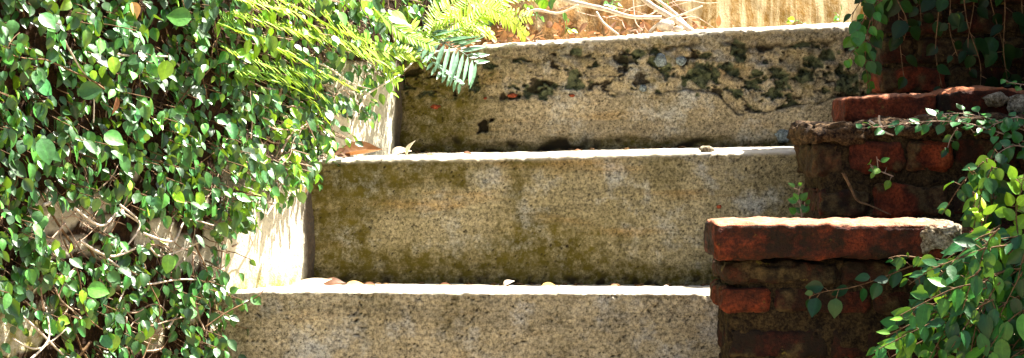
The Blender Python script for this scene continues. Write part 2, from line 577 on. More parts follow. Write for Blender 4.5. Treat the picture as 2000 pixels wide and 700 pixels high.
def cover(px, py):
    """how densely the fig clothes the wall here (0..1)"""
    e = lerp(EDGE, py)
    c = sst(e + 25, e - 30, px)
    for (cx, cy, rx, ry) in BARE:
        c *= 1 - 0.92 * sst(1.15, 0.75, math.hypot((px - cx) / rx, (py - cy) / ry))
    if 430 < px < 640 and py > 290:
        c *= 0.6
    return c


mb = MB()
nz, ns = 150, int(SEG[-1] / 0.0065)
zb = ZG - 0.08
vs, cs = [], []
for i in range(ns + 1):
    s = SEG[-1] * i / ns
    p0, n = wall_pt(s, 0)
    for k in range(nz + 1):
        z = zb + (WT - zb) * k / nz
        p = Vector((p0.x, p0.y, z))
        px, py = proj(p)
        w = fbm(p, 20, 4)
        d = fbm(p, 9, 4) * 0.006 + w * 0.002 + noise.noise(p * 110) * 0.0009
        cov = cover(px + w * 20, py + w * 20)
        dirt_shade = sst(0.35, 0.75, cov)
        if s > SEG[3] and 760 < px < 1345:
            dirt_shade = max(dirt_shade, 0.85 * sst(1345, 1290, px + w * 25) * sst(-0.5, 0.1, w + (py - 20) * 0.01))
        if 640 < px < 770 and py > 120:
            dirt_shade *= 0.25
        for sg, wd in ((SEG[2], .040), (SEG[3], .030)):  # shadow beside the two upper risers painted into the wall colour
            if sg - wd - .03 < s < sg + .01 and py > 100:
                dirt_shade = max(dirt_shade, .9 * sst(wd + .006, wd * .45, sg - s - w * .008 + (.022 if (sg == SEG[2] and py < 360 + 40 * w) else 0)))
        streak = 1.0 if s > SEG[4] else 0.0
        moss = sst(505, 560, py) * (1.0 if s < SEG[3] else 0)
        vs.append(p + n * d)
        cs.append((dirt_shade, streak, moss))
fs = []
for i in range(ns):
    for k in range(nz):
        a = i * (nz + 1) + k
        fs.append((a, a + nz + 1, a + nz + 2, a + 1))
m0 = len(vs)
for i in range(ns + 1):
    s = SEG[-1] * i / ns
    p0, n = wall_pt(s, 0)
    vs.append(Vector((p0.x, p0.y, zb)) - n * 0.16)
    vs.append(Vector((p0.x, p0.y, WT)) - n * 0.16)
    cs += [(0.3, 0, 0), (0.3, 0, 0)]
for i in range(ns):
    a = m0 + 2 * i
    fs.append((a + 1, a + 3, a + 2, a))
    ft = i * (nz + 1) + nz
    fs.append((ft, ft + nz + 1, a + 3, a + 1))
for i, sgn in ((0, 1), (ns, -1)):
    col_ = [i * (nz + 1) + k for k in range(nz + 1)]
    f_ = col_ + [m0 + 2 * i + 1, m0 + 2 * i]
    fs.append(tuple(f_[::sgn]))
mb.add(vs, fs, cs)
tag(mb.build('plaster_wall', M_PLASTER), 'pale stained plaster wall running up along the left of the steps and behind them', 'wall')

# ------------------------------------------------------------------ ground
mb = MB()
n = 40
vs = [Vector((-60 + 120 * i / n, -60 + 120 * j / n, ZG)) for i in range(n + 1) for j in range(n + 1)]
fs = [(i * (n + 1) + j, (i + 1) * (n + 1) + j, (i + 1) * (n + 1) + j + 1, i * (n + 1) + j + 1) for i in range(n) for j in range(n)]
mb.add(vs, fs, (0.5, 0.5, 0))
tag(mb.build('ground', M_GROUND, smooth=False), kind='structure')


# -------------------------------------------------------------------- brick
def rough_box(mb, x0, x1, y0, y1, z0, z1, col, res=0.004, amp=0.0036, r=0.007, bow=0.0, moss=0.5, seed=0.0, tilt=0.0, dust=0.0):
    c0 = Vector((x0, y0, z0))
    size = Vector((x1 - x0, y1 - y0, z1 - z0))
    nn = [max(2, int(size[i] / res)) for i in range(3)]
    lo = Vector((x0 + r, y0 + r, z0 + r))
    hi = Vector((x1 - r, y1 - r, z1 - r))
    idx = {}
    vs, cs, fs = [], [], []

    def vert(i, j, k):
        key = (i, j, k)
        if key in idx:
            return idx[key]
        p = Vector((x0 + size.x * i / nn[0], y0 + size.y * j / nn[1], z0 + size.z * k / nn[2]))
        q = Vector((min(max(p.x, lo.x), hi.x), min(max(p.y, lo.y), hi.y), min(max(p.z, lo.z), hi.z)))
        d = p - q
        d = d.normalized() if d.length > 1e-9 else Vector((0, -1, 0))
        q2 = p + Vector((seed, seed * .7, seed * 1.3))
        w = fbm(q2, 28, 4)
        a = amp * (w * 1.3 + noise.noise(q2 * 130) * 0.45)
        edge = sum(1 for c in d if abs(c) > 0.3)
        if edge > 1:
            a -= amp * 2.2 * max(0, noise.noise(q2 * 60 + Vector((4, 4, 4))))
        pt = q + d * (r + a)
        pt.z += tilt * (p.x - x0)
        if bow:
            pt.z += bow * (1 - ((p.x - (x0 + x1) / 2) / (size.x / 2)) ** 2) * ((p.z - z0) / size.z)
        idx[key] = len(vs)
        vs.append(pt)
        t = max(0, min(1, col[0] + 0.25 * w))
        top = dust * sst(0.5, 0.9, d.z)  # pale tops: dusty cap, and warm light painted on the ledge bricks
        if top > 0:
            cs.append((1.0, 0.0, top))
        else:
            sm = (0.85 if dust == 0 else 0.0) * sst(0.04, 0.34, fbm(q2 + Vector((7, 1, 3)), 22, 4))
            cs.append((t, max(0, min(1, moss + 0.5 * fbm(q2, 12, 3))), max(col[2], sm)))
        return idx[key]

    X, Y, Z = nn
    for i in range(X):
        for k in range(Z):
            fs.append((vert(i, 0, k), vert(i + 1, 0, k), vert(i + 1, 0, k + 1), vert(i, 0, k + 1)))
            fs.append((vert(i + 1, Y, k), vert(i, Y, k), vert(i, Y, k + 1), vert(i + 1, Y, k + 1)))
    for j in range(Y):
        for k in range(Z):
            fs.append((vert(0, j + 1, k), vert(0, j, k), vert(0, j, k + 1), vert(0, j + 1, k + 1)))
            fs.append((vert(X, j, k), vert(X, j + 1, k), vert(X, j + 1, k + 1), vert(X, j, k + 1)))
    for i in range(X):
        for j in range(Y):
            fs.append((vert(i, j, Z), vert(i + 1, j, Z), vert(i + 1, j + 1, Z), vert(i, j + 1, Z)))
            fs.append((vert(i, j + 1, 0), vert(i + 1, j + 1, 0), vert(i + 1, j, 0), vert(i, j, 0)))
    mb.add(vs, fs, cs)


def bbox(mb, px0, px1, pyt, pyb, Y, depth, tone, **kw):
    a, b = at(px0, pyb, Y), at(px1, pyt, Y)
    rough_box(mb, a.x, b.x, Y, Y + depth, a.z, b.z, (tone, 0, kw.pop('mort', 0.0)), **kw)


# front pier
pier = empty('brick_pier', at(1620, 845, 2.38), 'low brick pier in front with a broad sunlit cap brick', 'brick pier')
YP = 2.38
mb = MB()
bbox(mb, 1398, 1862, 436, 506, 2.355, 0.14, 0.46, res=0.003, amp=0.0028, r=0.005, moss=1.0, seed=1.1, tilt=-0.004, dust=1.0)
mb.build('cap_brick', M_CAP, pier)
mb = MB()
bbox(mb, 1800, 1880, 440, 503, 2.349, 0.10, 0.2, res=0.003, amp=0.005, r=0.011, moss=1.0, seed=7.3, mort=0.75)
mb.build('mortar_lump', M_MORTAR_L, pier)
mb = MB()
bbox(mb, 1866, 1908, 444, 503, 2.40, 0.10, 0.55, res=0.003, amp=0.003, seed=3.0)
bbox(mb, 1414, 1640, 513, 556, YP, 0.14, 0.25, mort=0.15, moss=1.0, amp=0.005, res=0.003, seed=5)
bbox(mb, 1645, 1905, 513, 556, YP + .003, 0.14, 0.15, mort=0.1, moss=1.0, amp=0.004, res=0.003, seed=6)
bbox(mb, 1411, 1506, 562, 612, YP - .003, 0.14, 0.62, moss=0.5, amp=0.003, res=0.003, seed=8)
bbox(mb, 1510, 1700, 562, 612, YP + .004, 0.14, 0.22, moss=0.9, amp=0.003, res=0.003, seed=9)
bbox(mb, 1708, 1905, 562, 612, YP + .004, 0.14, 0.25, moss=0.9, amp=0.003, res=0.003, seed=10)
yy = 642
row = 0
while yy < 850:
    x = 1426 - (row % 2) * 60
    while x < 1900:
        x1 = min(x + 190, 1905)
        bbox(mb, max(x, 1426 + row * 1.5), x1, yy, yy + 60, YP + U(.004, .008), 0.14, U(0.12, 0.38), moss=0.95, amp=0.003, res=0.004, seed=row * 3 + x * 0.01)
        x += 198
    yy += 68
    row += 1
mb.build('brickwork', M_BRICK, pier)
mb = MB()
bbox(mb, 1424, 1900, 508, 850, YP + .008, 0.12, 0.1, res=0.004, amp=0.005, r=0.01, seed=2)
mb.build('mortar', M_MORTAR, pier)

# middle stepped wall
mid = empty('brick_wall', at(1740, 560, 2.66), 'stepped brick wall section with ragged mortar top behind the front pier', 'brick wall')
YM = 2.66
mb = MB()
bbox(mb, 1590, 1652, 280, 345, YM + .002, 0.18, 0.25, moss=1.0, mort=0.5, amp=0.005, res=0.003, seed=11)
bbox(mb, 1657, 1768, 277, 338, YM, 0.18, 0.35, moss=0.6, seed=12, res=0.003)
bbox(mb, 1775, 1862, 274, 334, YM - .003, 0.18, 0.68, moss=0.25, seed=13, res=0.003)
bbox(mb, 1869, 1990, 272, 334, YM, 0.18, 0.3, moss=0.7, seed=14, res=0.003)
bbox(mb, 1995, 2180, 272, 334, YM, 0.18, 0.3, moss=0.7, seed=15)
bbox(mb, 1602, 1700, 370, 424, YM, 0.18, 0.32, moss=0.6, seed=16, res=0.003)
bbox(mb, 1690 + 16, 1850, 362, 424, YM - .002, 0.18, 0.55, moss=0.3, seed=17, res=0.003)
bbox(mb, 1858, 2000, 364, 424, YM, 0.18, 0.3, moss=0.7, seed=18)
bbox(mb, 2005, 2180, 364, 424, YM, 0.18, 0.3, moss=0.7, seed=19)
for r_ in range(3):
    for q in range(4):
        bbox(mb, 1602 + q * 146, 1742 + q * 150, 432 + r_ * 64, 488 + r_ * 64, YM, 0.18, U(.15, .4), moss=0.9, seed=20 + r_ * 4 + q, res=0.005)
mb.build('brickwork', M_BRICK, mid)
mb = MB()
bbox(mb, 1604, 2180, 262, 625, YM + .006, 0.16, 0.1, res=0.004, amp=0.006, r=0.01, seed=4)
mb.build('mortar', M_MORTAR, mid)
mb = MB()
bbox(mb, 1580, 1700, 243, 279, YM - .006, 0.20, 0.2, res=0.003, amp=0.006, r=0.008, moss=1.0, mort=0.8, seed=21, tilt=-0.02)
bbox(mb, 1690, 2180, 238, 276, YM - .003, 0.20, 0.2, res=0.004, amp=0.006, r=0.009, moss=1.0, mort=0.8, seed=22, tilt=0.04)
mb.build('mortar_top', M_MORTAR_L if False else mat_mortar('mossy_mortar', (0.010, 0.005, 0.003), (0.11, 0.066, 0.030)), mid)

# two loose bricks bedded on the stepped wall
mb = MB()
bbox(mb, 1652, 1832, 190, 243, 2.80, 0.13, 0.66, res=0.003, amp=0.0026, moss=0.4, seed=31, tilt=0.045, dust=0.7)  # warm light on the ledge put into tone and top colour
tag(mb.build('ledge_brick', M_CAP), 'worn brown brick bedded level on the stepped wall, the left one of two', 'brick', 'bricks bedded on the stepped wall')
mb = MB()
bbox(mb, 1838, 2010, 181, 243, 2.79, 0.13, 0.42, res=0.003, amp=0.003, moss=0.8, seed=33, bow=0.008, r=0.007, dust=0.5)  # dust here paints warm light on the top edge
tag(mb.build('ledge_brick', M_CAP), 'darker arched brick with a red top edge painted bright under the tall wall', 'brick', 'bricks bedded on the stepped wall')
mb = MB()
pebble(at(1945, 195, 2.79), 0.018, 0.02, 0.011, 3, mb, 9, 14)
pebble(at(1992, 207, 2.785), 0.019, 0.02, 0.015, 7, mb, 9, 14)
tag(mb.build('mortar_crumb', M_MORTAR_L), 'pale broken mortar lumps at the end of the dark arched brick', 'mortar')

# tall wall behind and right
tall = empty('tall_brick_wall', at(1900, 300, 2.95), 'tall dark brick wall at the upper right hung with creeper, with an unseen return added for shade', 'brick wall')
mb = MB()
yy, row = 130, 0
rows_px = [(131, 180)] + [(131 - 57 * k, 131 - 57 * k + 49) for k in range(1, 8)] + [(188, 240), (247, 300)]
for row, (ya, yb) in enumerate(rows_px):
    x = 1720
    first = True
    while x < 2320:
        w = 128 if (row % 2 == 0 and first) else (64 if first else 134)
        if row == 0 and first: tone, mo = 0.62, 0.2
        else: tone, mo = U(0.05, 0.35), 0.95
        bbox(mb, x, x + w, ya, yb, 2.95 + U(0, .004), 0.12, tone, moss=mo, seed=40 + row * 7 + x * .013, res=0.0035 if x < 2000 else 0.008, amp=0.003)
        x += w + 8
        first = False
# unseen return added beyond the right edge to shade the creepers, and the flank that runs back
zt = at(1800, -268, 2.95).z
for side in ('fwd',):
    for row in range(15):
        z0 = ZG + 0.01 + row * 0.0467
        if z0 + 0.04 > zt: break
        for q in range(6):
            if side == 'fwd':
                xx = 0.80
                y0 = 2.94 - 0.175 * (q + 1) + (row % 2) * 0.08
                rough_box(mb, xx + U(0, .003), xx + 0.10, y0, y0 + 0.167, z0, z0 + 0.039, (U(.1, .4), 0, 0), res=0.012, moss=0.9, seed=row + q * 2.2)
            else:
                if q > 0: continue
                y0 = 3.075 + (row % 2) * 0.1
                if z0 < at(1705, 185, 2.95).z: continue
                rough_box(mb, 0.538 + U(0, .003), 0.64, y0, y0 + 0.09, z0, z0 + 0.039, (U(.1, .4), 0, 0), res=0.010, moss=0.9, seed=row + q * 2.2 + 50)
mb.build('brickwork', M_BRICK, tall)
mb = MB()
a, b = at(1730, 310, 2.95), at(2320, -262, 2.95)
rough_box(mb, a.x + .004, b.x, 2.962, 3.08, a.z, b.z, (0.1, 0, 0), res=0.006, amp=0.004, seed=5)
rough_box(mb, 0.60, 1.0, 3.082, 3.16, a.z, b.z, (0.1, 0, 0), res=0.02, amp=0.003, seed=6)
rough_box(mb, 0.812, 0.90, 1.85, 2.96, ZG - .02, b.z, (0.1, 0, 0), res=0.02, amp=0.003, seed=6)  # mortar core of the added shading return
mb.build('mortar', M_MORTAR, tall)


# ------------------------------------------------------------------ leaves
def leaf(mb, base, tip_dir, nrm, L, W, young=0.2, bright=0.5, curl=0.15, fold=0.12, rows=6, point=0.35):
    t = tip_dir.normalized()
    n_ = nrm - t * nrm.dot(t)
    if n_.length < 1e-4:
        n_ = t.orthogonal()
    n_.normalize()
    s = t.cross(n_)
    vs, cs = [], []
    for i in range(rows + 1):
        u = i / rows
        w = W * (math.sin(math.pi * u ** 0.78) ** (0.62 + point * u)) * 0.5 if 0 < u < 1 else 0.0002
        bend = -curl * L * u * u
        c = base + t * (L * u * (1 - 0.2 * abs(curl) * u)) + n_ * bend
        up = fold * w
        wob = noise.noise(base * 300 + Vector((u * 2, 0, 0))) * 0.12 * w
        vs += [c - s * w + n_ * (up + wob), c - s * w * .5 + n_ * up * .35, c, c + s * w * .5 + n_ * up * .35, c + s * w + n_ * (up - wob)]
        cs += [(young, bright, 1), (young, bright, .6), (young, bright, 0), (young, bright, .6), (young, bright, 1)]
    fs = []
    for i in range(rows):
        a = i * 5
        for j in range(4):
            fs.append((a + j, a + j + 1, a + j + 6, a + j + 5))
    mb.add(vs, fs, cs)


def tube(mb, pts, r0, r1=None, segs=6, col=(0.5, 0.5, 0)):
    r1 = r0 if r1 is None else r1
    vs, fs = [], []
    n_ = len(pts)
    for i, p in enumerate(pts):
        d = (pts[min(i + 1, n_ - 1)] - pts[max(i - 1, 0)])
        d = d.normalized() if d.length > 1e-9 else Vector((0, 0, 1))
        a = d.cross(Vector((0.3, 0.9, 0.2)))
        a = a.normalized() if a.length > 1e-4 else d.orthogonal().normalized()
        b = d.cross(a)
        r = (r0 + (r1 - r0) * i / (n_ - 1)) * (1 + 0.22 * noise.noise(p * 160))
        for k in range(segs):
            th = 2 * math.pi * k / segs
            vs.append(p + a * math.cos(th) * r + b * math.sin(th) * r)
    for i in range(n_ - 1):
        for k in range(segs):
            k2 = (k + 1) % segs
            fs.append((i * segs + k, i * segs + k2, (i + 1) * segs + k2, (i + 1) * segs + k))
    fs.append(tuple(range(segs))[::-1])
    fs.append(tuple((n_ - 1) * segs + k for k in range(segs)))
    mb.add(vs, fs, col)


def spline(ctrl, n_=14):
    out = []
    P = [ctrl[0]] + list(ctrl) + [ctrl[-1]]
    for i in range(1, len(P) - 2):
        for k in range(n_):
            t = k / n_
            a, b, c, d = P[i - 1], P[i], P[i + 1], P[i + 2]
            out.append(0.5 * ((2 * b) + (c - a) * t + (2 * a - 5 * b + 4 * c - d) * t * t + (3 * b - a - 3 * c + d) * t ** 3))
    out.append(P[-1])
    return out


def rv(k=1.0):
    return Vector((U(-1, 1), U(-1, 1), U(-1, 1))) * k


UP = Vector((0, 0, 1))
HALF = (SUN + Vector((0.1, -1, 0)).normalized()).normalized()


def s_of(px):
    """wall parameter whose foot is seen at this pixel column"""
    lo, hi = 0.0, SEG[-1]
    for _ in range(30):
        m_ = (lo + hi) / 2
        if proj(wall_pt(m_, 0)[0])[0] < px: lo = m_
        else: hi = m_
    return (lo + hi) / 2


def wall_at(px, py, off=0.0):
    s = s_of(px)
    p, n_ = wall_pt(s, 0)
    z = at(px, py, p.y).z
    p = Vector((p.x, p.y, z))
    return p + n_ * off, n_


def wall_leaf(mb, p, n_, L, off, young, bright, lush=0.5):
    nr = (n_ * 0.22 + HALF * 0.85 + rv(0.74)).normalized()
    td = (-UP * 1.1 + n_ * 0.35 + rv(0.8))
    leaf(mb, p + n_ * off, td, nr, L, L * U(0.50, 0.80), young, bright, U(-0.1, 0.4), U(0.0, 0.5), point=U(.1, .5))


def wander(s, z, ang, length, off, seed, bend=0.9):
    pts = []
    step = 0.006
    n_ = int(length / step)
    for i in range(n_):
        p, nn_ = wall_pt(max(0.01, min(SEG[-1] - .01, s)), z)
        o_ = off + 0.008 * noise.noise(Vector((i * .13, seed, 0)))
        pts.append(p + nn_ * max(0.003, o_))
        ang += noise.noise(Vector((i * .16, seed, 5))) * bend * 0.35
        s += math.cos(ang) * step
        z += math.sin(ang) * step
    return pts


def ivy(name, label, inside, n_leaves, n_stems, srange, zrange, young_p=0.06, size=(0.011, 0.0215), depth=(0.005, 0.034), stem_mat=None, dens=None):
    root = empty(name, wall_pt((srange[0] + srange[1]) / 2, ZG)[0], label, 'climbing plant')
    lb, sb, db = MB(), MB(), MB()
    made = 0
    for _ in range(n_leaves * 6):
        if made >= n_leaves: break
        s, z = U(*srange), U(*zrange)
        p, n_ = wall_pt(s, z)
        px, py = proj(p)
        if not inside(px, py): continue
        c = cover(px, py) if px < 1100 else 0
        cl = fbm(p, 30, 3)
        if R() > c * (0.78 + 1.7 * cl): continue
        off = U(*depth) * (0.4 + 1.4 * max(0, cl + .3))
        L = U(*size) * (1.3 if R() < 0.12 else 1) * (0.68 if R() < .4 else 1)
        y = U(0, .3) if R() > young_p else U(.6, 1)
        wall_leaf(lb, p, n_, L, off, y, R())
        made += 1
        if R() < 0.35:     # petiole
            q = p + n_ * off
            tube(sb, [q, q - n_ * off * 0.6 + UP * 0.006 + rv(.002), p + n_ * .002 + UP * 0.010], 0.0006, 0.0008, 4)
    k = 0
    for _ in range(n_stems * 5):
        if k >= n_stems: break
        s, z = U(*srange), U(*zrange)
        pts = wander(s, z, U(-math.pi, math.pi), U(.06, .26), U(.004, .028), k * 3.1)
        mp_ = proj(pts[len(pts) // 2])
        en = proj(pts[-1])
        st_ = proj(pts[0])
        ok = all(inside(*q) and (q[0] < lerp(EDGE, q[1]) - 5) for q in (mp_, en, st_))
        if not ok: continue
        r_ = random.choice((0.0007, 0.0009, 0.0012, 0.0018))
        tube(sb, pts, r_, r_ * .6, 5)
        k += 1
    lb.build('leaves', M_LEAF, root)
    sb.build('stems', stem_mat or M_STEM, root)
    return root


zlo, zhi = ZG + .02, 0.30
s430, s640, s760 = s_of(436), s_of(640), s_of(765)
big = ivy('climbing_fig', 'dense glossy climbing fig covering the sunlit left wall', lambda x, y: x < 440, 7600, 130, (0.12, s430 + 0.02), (zlo, 0.27), stem_mat=M_STEM_D)
ivy('climbing_fig', 'loose curtain of climbing fig hanging over the bare white wall by the middle riser', lambda x, y: 436 <= x and y > 120, 1100, 50,
    (s430 - .01, s_of(790)), (-.16, 0.12), young_p=0.2, depth=(0.004, 0.03), size=(0.0105, 0.0195))
ivy('climbing_fig', 'mixed creeper leaves above the ferns at the top of the left wall', lambda x, y: 436 <= x and y <= 120, 1000, 40,
    (s430 - .01, s_of(1060)), (0.06, 0.30), young_p=0.3, depth=(0.006, 0.05))

# stand-out big leaves on the main fig
for (px, py, L, yg, br, td, off) in [(300, 40, .032, .35, .8, (-1, 0, .15), .06), (150, 112, .022, .9, .6, (.1, 0, -1), .055),
                                      (252, 120, .026, .8, .7, (-.3, 0, -1), .06), (655, -12, .034, .75, .9, (0, 0, -1), .05),
                                      (140, 262, .026, .2, .9, (1, 0, -.5), .05), (96, 180, .028, .1, .5, (1, 0, .1), .045),
                                      (15, 270, .032, .1, .7, (.3, 0, -1), .05), (105, 560, .026, .4, .9, (1, 0, -.2), .05),
                                      (340, 375, .018, .95, .6, (0, 0, -1), .04), (700, 30, .032, .7, .8, (1, 0, -.4), .05),
                                      (15, 30, .024, .1, .9, (.6, 0, -.6), .05), (600, 25, .022, .3, .9, (.5, 0, -1), .05)]:
    p, n_ = wall_at(px, py, off)
    b_ = MB()
    leaf(b_, p, Vector(td) + n_ * .1, (n_ + Vector((0, -.5, .35))), L, L * .8, yg, br, .12, .15, rows=9)
    o_ = b_.build('large_leaf', M_LEAF, big)

# bleached old stems over the bare patches
b_ = MB()
for (pp) in [[(60, 400), (110, 395), (160, 440), (220, 415), (270, 450)], [(130, 470), (190, 500), (260, 480), (300, 500), (360, 470)],
             [(200, 550), (260, 555), (330, 545), (410, 550)], [(0, 600), (40, 640), (90, 690), (120, 720)], [(20, 700), (60, 660), (75, 600)],
             [(250, 455), (300, 470), (340, 430), (380, 440)], [(180, 500), (230, 540), (200, 600)], [(90, 80), (120, 130), (150, 170), (155, 240)],
             [(190, 105), (240, 112), (300, 112), (330, 130)], [(300, 640), (340, 600), (360, 560)], [(0, 660), (50, 680), (100, 640)],
             [(550, 110), (600, 130), (650, 160), (690, 175)], [(480, 420), (500, 395), (520, 385)], [(210, 400), (235, 440), (190, 500)]]:
    c_ = [wall_at(x, y, U(.010, .03))[0] for x, y in pp]
    b_ = MB()
    tube(b_, spline(c_, 10), U(.0011, .0022), .0009, 6)
    b_.build('old_stem', M_BRANCH, big)

sb_ = MB()
for k in range(90):
    cx, cy, rx, ry = random.choice(BARE[:-3])
    if cx > 430: continue
    p_, n_ = wall_at(cx + U(-1.6, 1.6) * rx, cy + U(-1.3, 1.3) * ry)
    pts = wander(s_of(cx + U(-1.6, 1.6) * rx), p_.z, U(-3.1, 3.1), U(.04, .13), U(.003, .016), k * 2.7 + 400, 1.3)
    tube(sb_, pts, random.choice((.0006, .0009, .0013)), .0005, 5)
sb_.build('bare_stems', M_STEM, big)

# dangling runner across the bottom tread edge
spr = empty('fig_runner', at(440, 600, 2.55), 'single fig runner with one round leaf reaching over the bottom step', 'climbing plant')
b_, c_ = MB(), MB()
tube(b_, spline([at(400, 640, 2.50), at(440, 612, 2.515), at(475, 594, 2.53), at(502, 580, 2.53), at(515, 567, 2.54)], 8), .0010, .0007)
b_.build('stem', M_STEM_D, spr)
for (px, py, L, t, yg) in [(490, 580, .017, (.9, 0, -.6), .35), (445, 600, .015, (.2, 0, -1), .2), (452, 615, .014, (.6, -.2, -1), .2), (420, 610, .018, (0, -.2, -1), .2), (448, 570, .013, (.8, 0, .3), .4)]:
    leaf(c_, at(px, py, 2.53), Vector(t), Vector((.3, -1, .5)), L, L * .8, yg, .6, .15, .2, rows=8)
c_.build('leaves', M_LEAF, spr)


# ------------------------------------------------------------------- ferns
def frond(parent, path, L, W, n_pairs, young, mat, normal, sweep=0.9, prof=(.35, 1, .5), hang=0.0, sides=(1, -1), bright=.6, rr=.0009):
    if mat is M_FERN:
        n_pairs, W = int(n_pairs * 1.6), W * .92
        L = L * 1.15
    b_ = MB()
    pts = spline(path, 12)
    tube(b_, pts, rr, rr * .4, 5, (max(0, young - .2), .4, 1))
    N = len(pts)
    for k in range(n_pairs):
        u = 0.06 + 0.94 * k / n_pairs
        i = min(N - 2, int(u * (N - 1)))
        p = pts[i]
        t = (pts[i + 1] - pts[i]).normalized()
        nn_ = (normal - t * normal.dot(t)).normalized()
        s = t.cross(nn_)
        ln = L * lerp([(0, prof[0]), (.45, prof[1]), (1, prof[2])], u) * U(.88, 1.1)
        for sd in sides:
            d = (s * sd + t * sweep * U(.8, 1.2) - UP * hang + nn_ * U(-.12, .25)).normalized()
            leaf(b_, p, d, (nn_ + rv(.18)), ln, W * U(.85, 1.1), min(1, max(0, young + U(-.25, .25))), min(1, max(0, bright + U(-.3, .3))),
                 U(0, .2), .25, rows=4, point=0.0)
    o_ = b_.build('frond', mat, parent)
    return o_


NRM = Vector((.35, -.75, .65)).normalized()
f1 = empty('yellow_fern', at(440, 60, 2.62), 'yellow green fern with long feathery fronds across the top of the left wall', 'fern')
for pth, L, W, n_, yg in [
    ([(425, 45), (510, 80), (600, 125), (695, 175)], .030, .0052, 24, .6),
    ([(450, 26), (540, 48), (640, 80), (768, 130)], .032, .0055, 26, .8),
    ([(445, 136), (530, 145), (600, 165), (660, 215)], .022, .0045, 22, .5),
    ([(440, -12), (500, 6), (570, 22), (632, 68)], .026, .0048, 20, .9),
    ([(560, -20), (640, 30), (710, 80), (778, 162)], .026, .0048, 24, .7),
    ([(560, 60), (650, 72), (730, 98), (800, 104)], .030, .0052, 22, .85),
    ([(430, 90), (500, 120), (580, 140), (640, 150)], .020, .0042, 20, .6),
    ([(420, 20), (480, 60), (545, 95), (600, 100)], .024, .0045, 20, .4),
    ([(500, -18), (590, 20), (660, 60), (720, 78)], .026, .0045, 22, .7),
    ([(470, 150), (540, 160), (600, 190), (640, 240)], .018, .0045, 18, .35),
    ([(690, -18), (745, 30), (790, 66), (850, 92)], .022, .0048, 20, .55)]:
    Y0 = U(2.66, 2.72)
    off_ = U(.07, .10)
    cc = [at(x, y, min(3.02, wall_at(x, y)[0].y - off_ + U(-.008, .008))) for i, (x, y) in enumerate(pth)]
    frond(f1, cc, L, W, n_, yg, M_FERN, (NRM + rv(.35)).normalized())
f2 = empty('top_fern', at(860, 80, 3.12), 'small sunlit fern on the left end of the top step', 'fern')
for pth, L, W, n_, yg in [
    ([(825, 84), (880, 50), (950, 26), (1038, 34)], .024, .0048, 22, .9),
    ([(890, -14), (950, 12), (1000, 42), (1028, 74)], .022, .0045, 20, .95),
    ([(840, 80), (850, 40), (880, 10), (930, -16)], .026, .005, 18, .8),
    ([(830, 82), (800, 50), (770, 30), (740, 20)], .024, .005, 18, .7),
    ([(870, 70), (930, 40), (980, 0), (1040, -10)], .022, .0045, 18, .8),
    ([(860, -18), (880, 20), (920, 50), (960, 60)], .020, .0045, 18, .95),
    ([(835, 82), (890, 66), (930, 62), (965, 70)], .016, .0042, 16, .85)]:
    cc = [at(x, y, 3.10 + .03 * i) for i, (x, y) in enumerate(pth)]
    frond(f2, cc, L, W, n_, yg, M_FERN, (NRM + rv(.3)).normalized(), sweep=.6)
f3 = empty('silver_fern', at(835, 75, 3.13), 'silvery green fern frond drooping over the corner of the top riser', 'fern')
cc = [at(828, 62, 3.12), at(865, 84, 3.09), at(905, 104, 3.08), at(935, 128, 3.08)]
frond(f3, cc, .062, .0070, 12, .1, M_FERN_D, HALF, sweep=.15, prof=(.55, 1, .75), hang=.9, sides=(1,), bright=.8)
frond(f3, cc, .060, .0062, 14, .4, M_FERN_D, Vector((.1, -.7, .7)), sweep=.9, prof=(.8, 1, .4), hang=-.1, sides=(-1,), bright=.2)
cc = [at(828, 84, 3.10), at(845, 122, 3.09), at(875, 148, 3.08), at(905, 168, 3.08)]
frond(f3, cc, .020, .0058, 10, .1, M_FERN_D, HALF, sweep=.3, prof=(.9, 1.1, 1), hang=.3, bright=.9)
cc = [at(795, 100, 3.12), at(815, 98, 3.10), at(825, 108, 3.09), at(815, 125, 3.09)]
frond(f3, cc, .022, .005, 6, .6, M_FERN, Vector((.4, -.8, .5)), sweep=.5, bright=.6)

# ------------------------------------------------- top-right creeper masses


def spray(parent_mb, stem_mb, path, n_, L, W=0.8, young=0.15, bright=0.4, nrm=Vector((-.1, -1, .5)), droop=.6, r=.0010, jitter=.006):
    pts = spline(path, 12)
    tube(stem_mb, pts, r, r * .5, 5)
    N = len(pts)
    for k in range(n_):
        u = (k + .5) / n_
        i = min(N - 2, int(u * (N - 1)))
        p = pts[i]
        t = (pts[i + 1] - pts[i]).normalized()
        s = t.cross(nrm).normalized() * (1 if k % 2 else -1)
        d = (s * .9 + t * .6 - UP * droop + rv(.45)).normalized()
        ln = L * U(.7, 1.15) * (1 if u < .85 else .65)
        base = p + d * ln * .2 + rv(jitter)
        tube(stem_mb, [p, base], .0005, .0005, 4)
        y = min(1, max(0, young + U(-.12, .15)))
        leaf(parent_mb, base, d, (nrm + rv(.55)).normalized(), ln, ln * W * U(.82, 1.05), y, min(1, max(0, bright + U(-.35, .35))), U(-.05, .35), U(.05, .4), rows=7, point=U(.2, .6))


def plant(name, label, paths, leafmat, stemmat, cat='creeper'):
    p0 = paths[0]['path'][0]
    root = empty(name, p0, label, cat)
    lb, sb = MB(), MB()
    for a in paths:
        spray(lb, sb, **a)
    lb.build('leaves', leafmat, root)
    sb.build('stems', stemmat, root)
    return root


def P(pts, Y, dy=0.0):
    return [at(x, y, Y + dy * i) for i, (x, y) in enumerate(pts)]


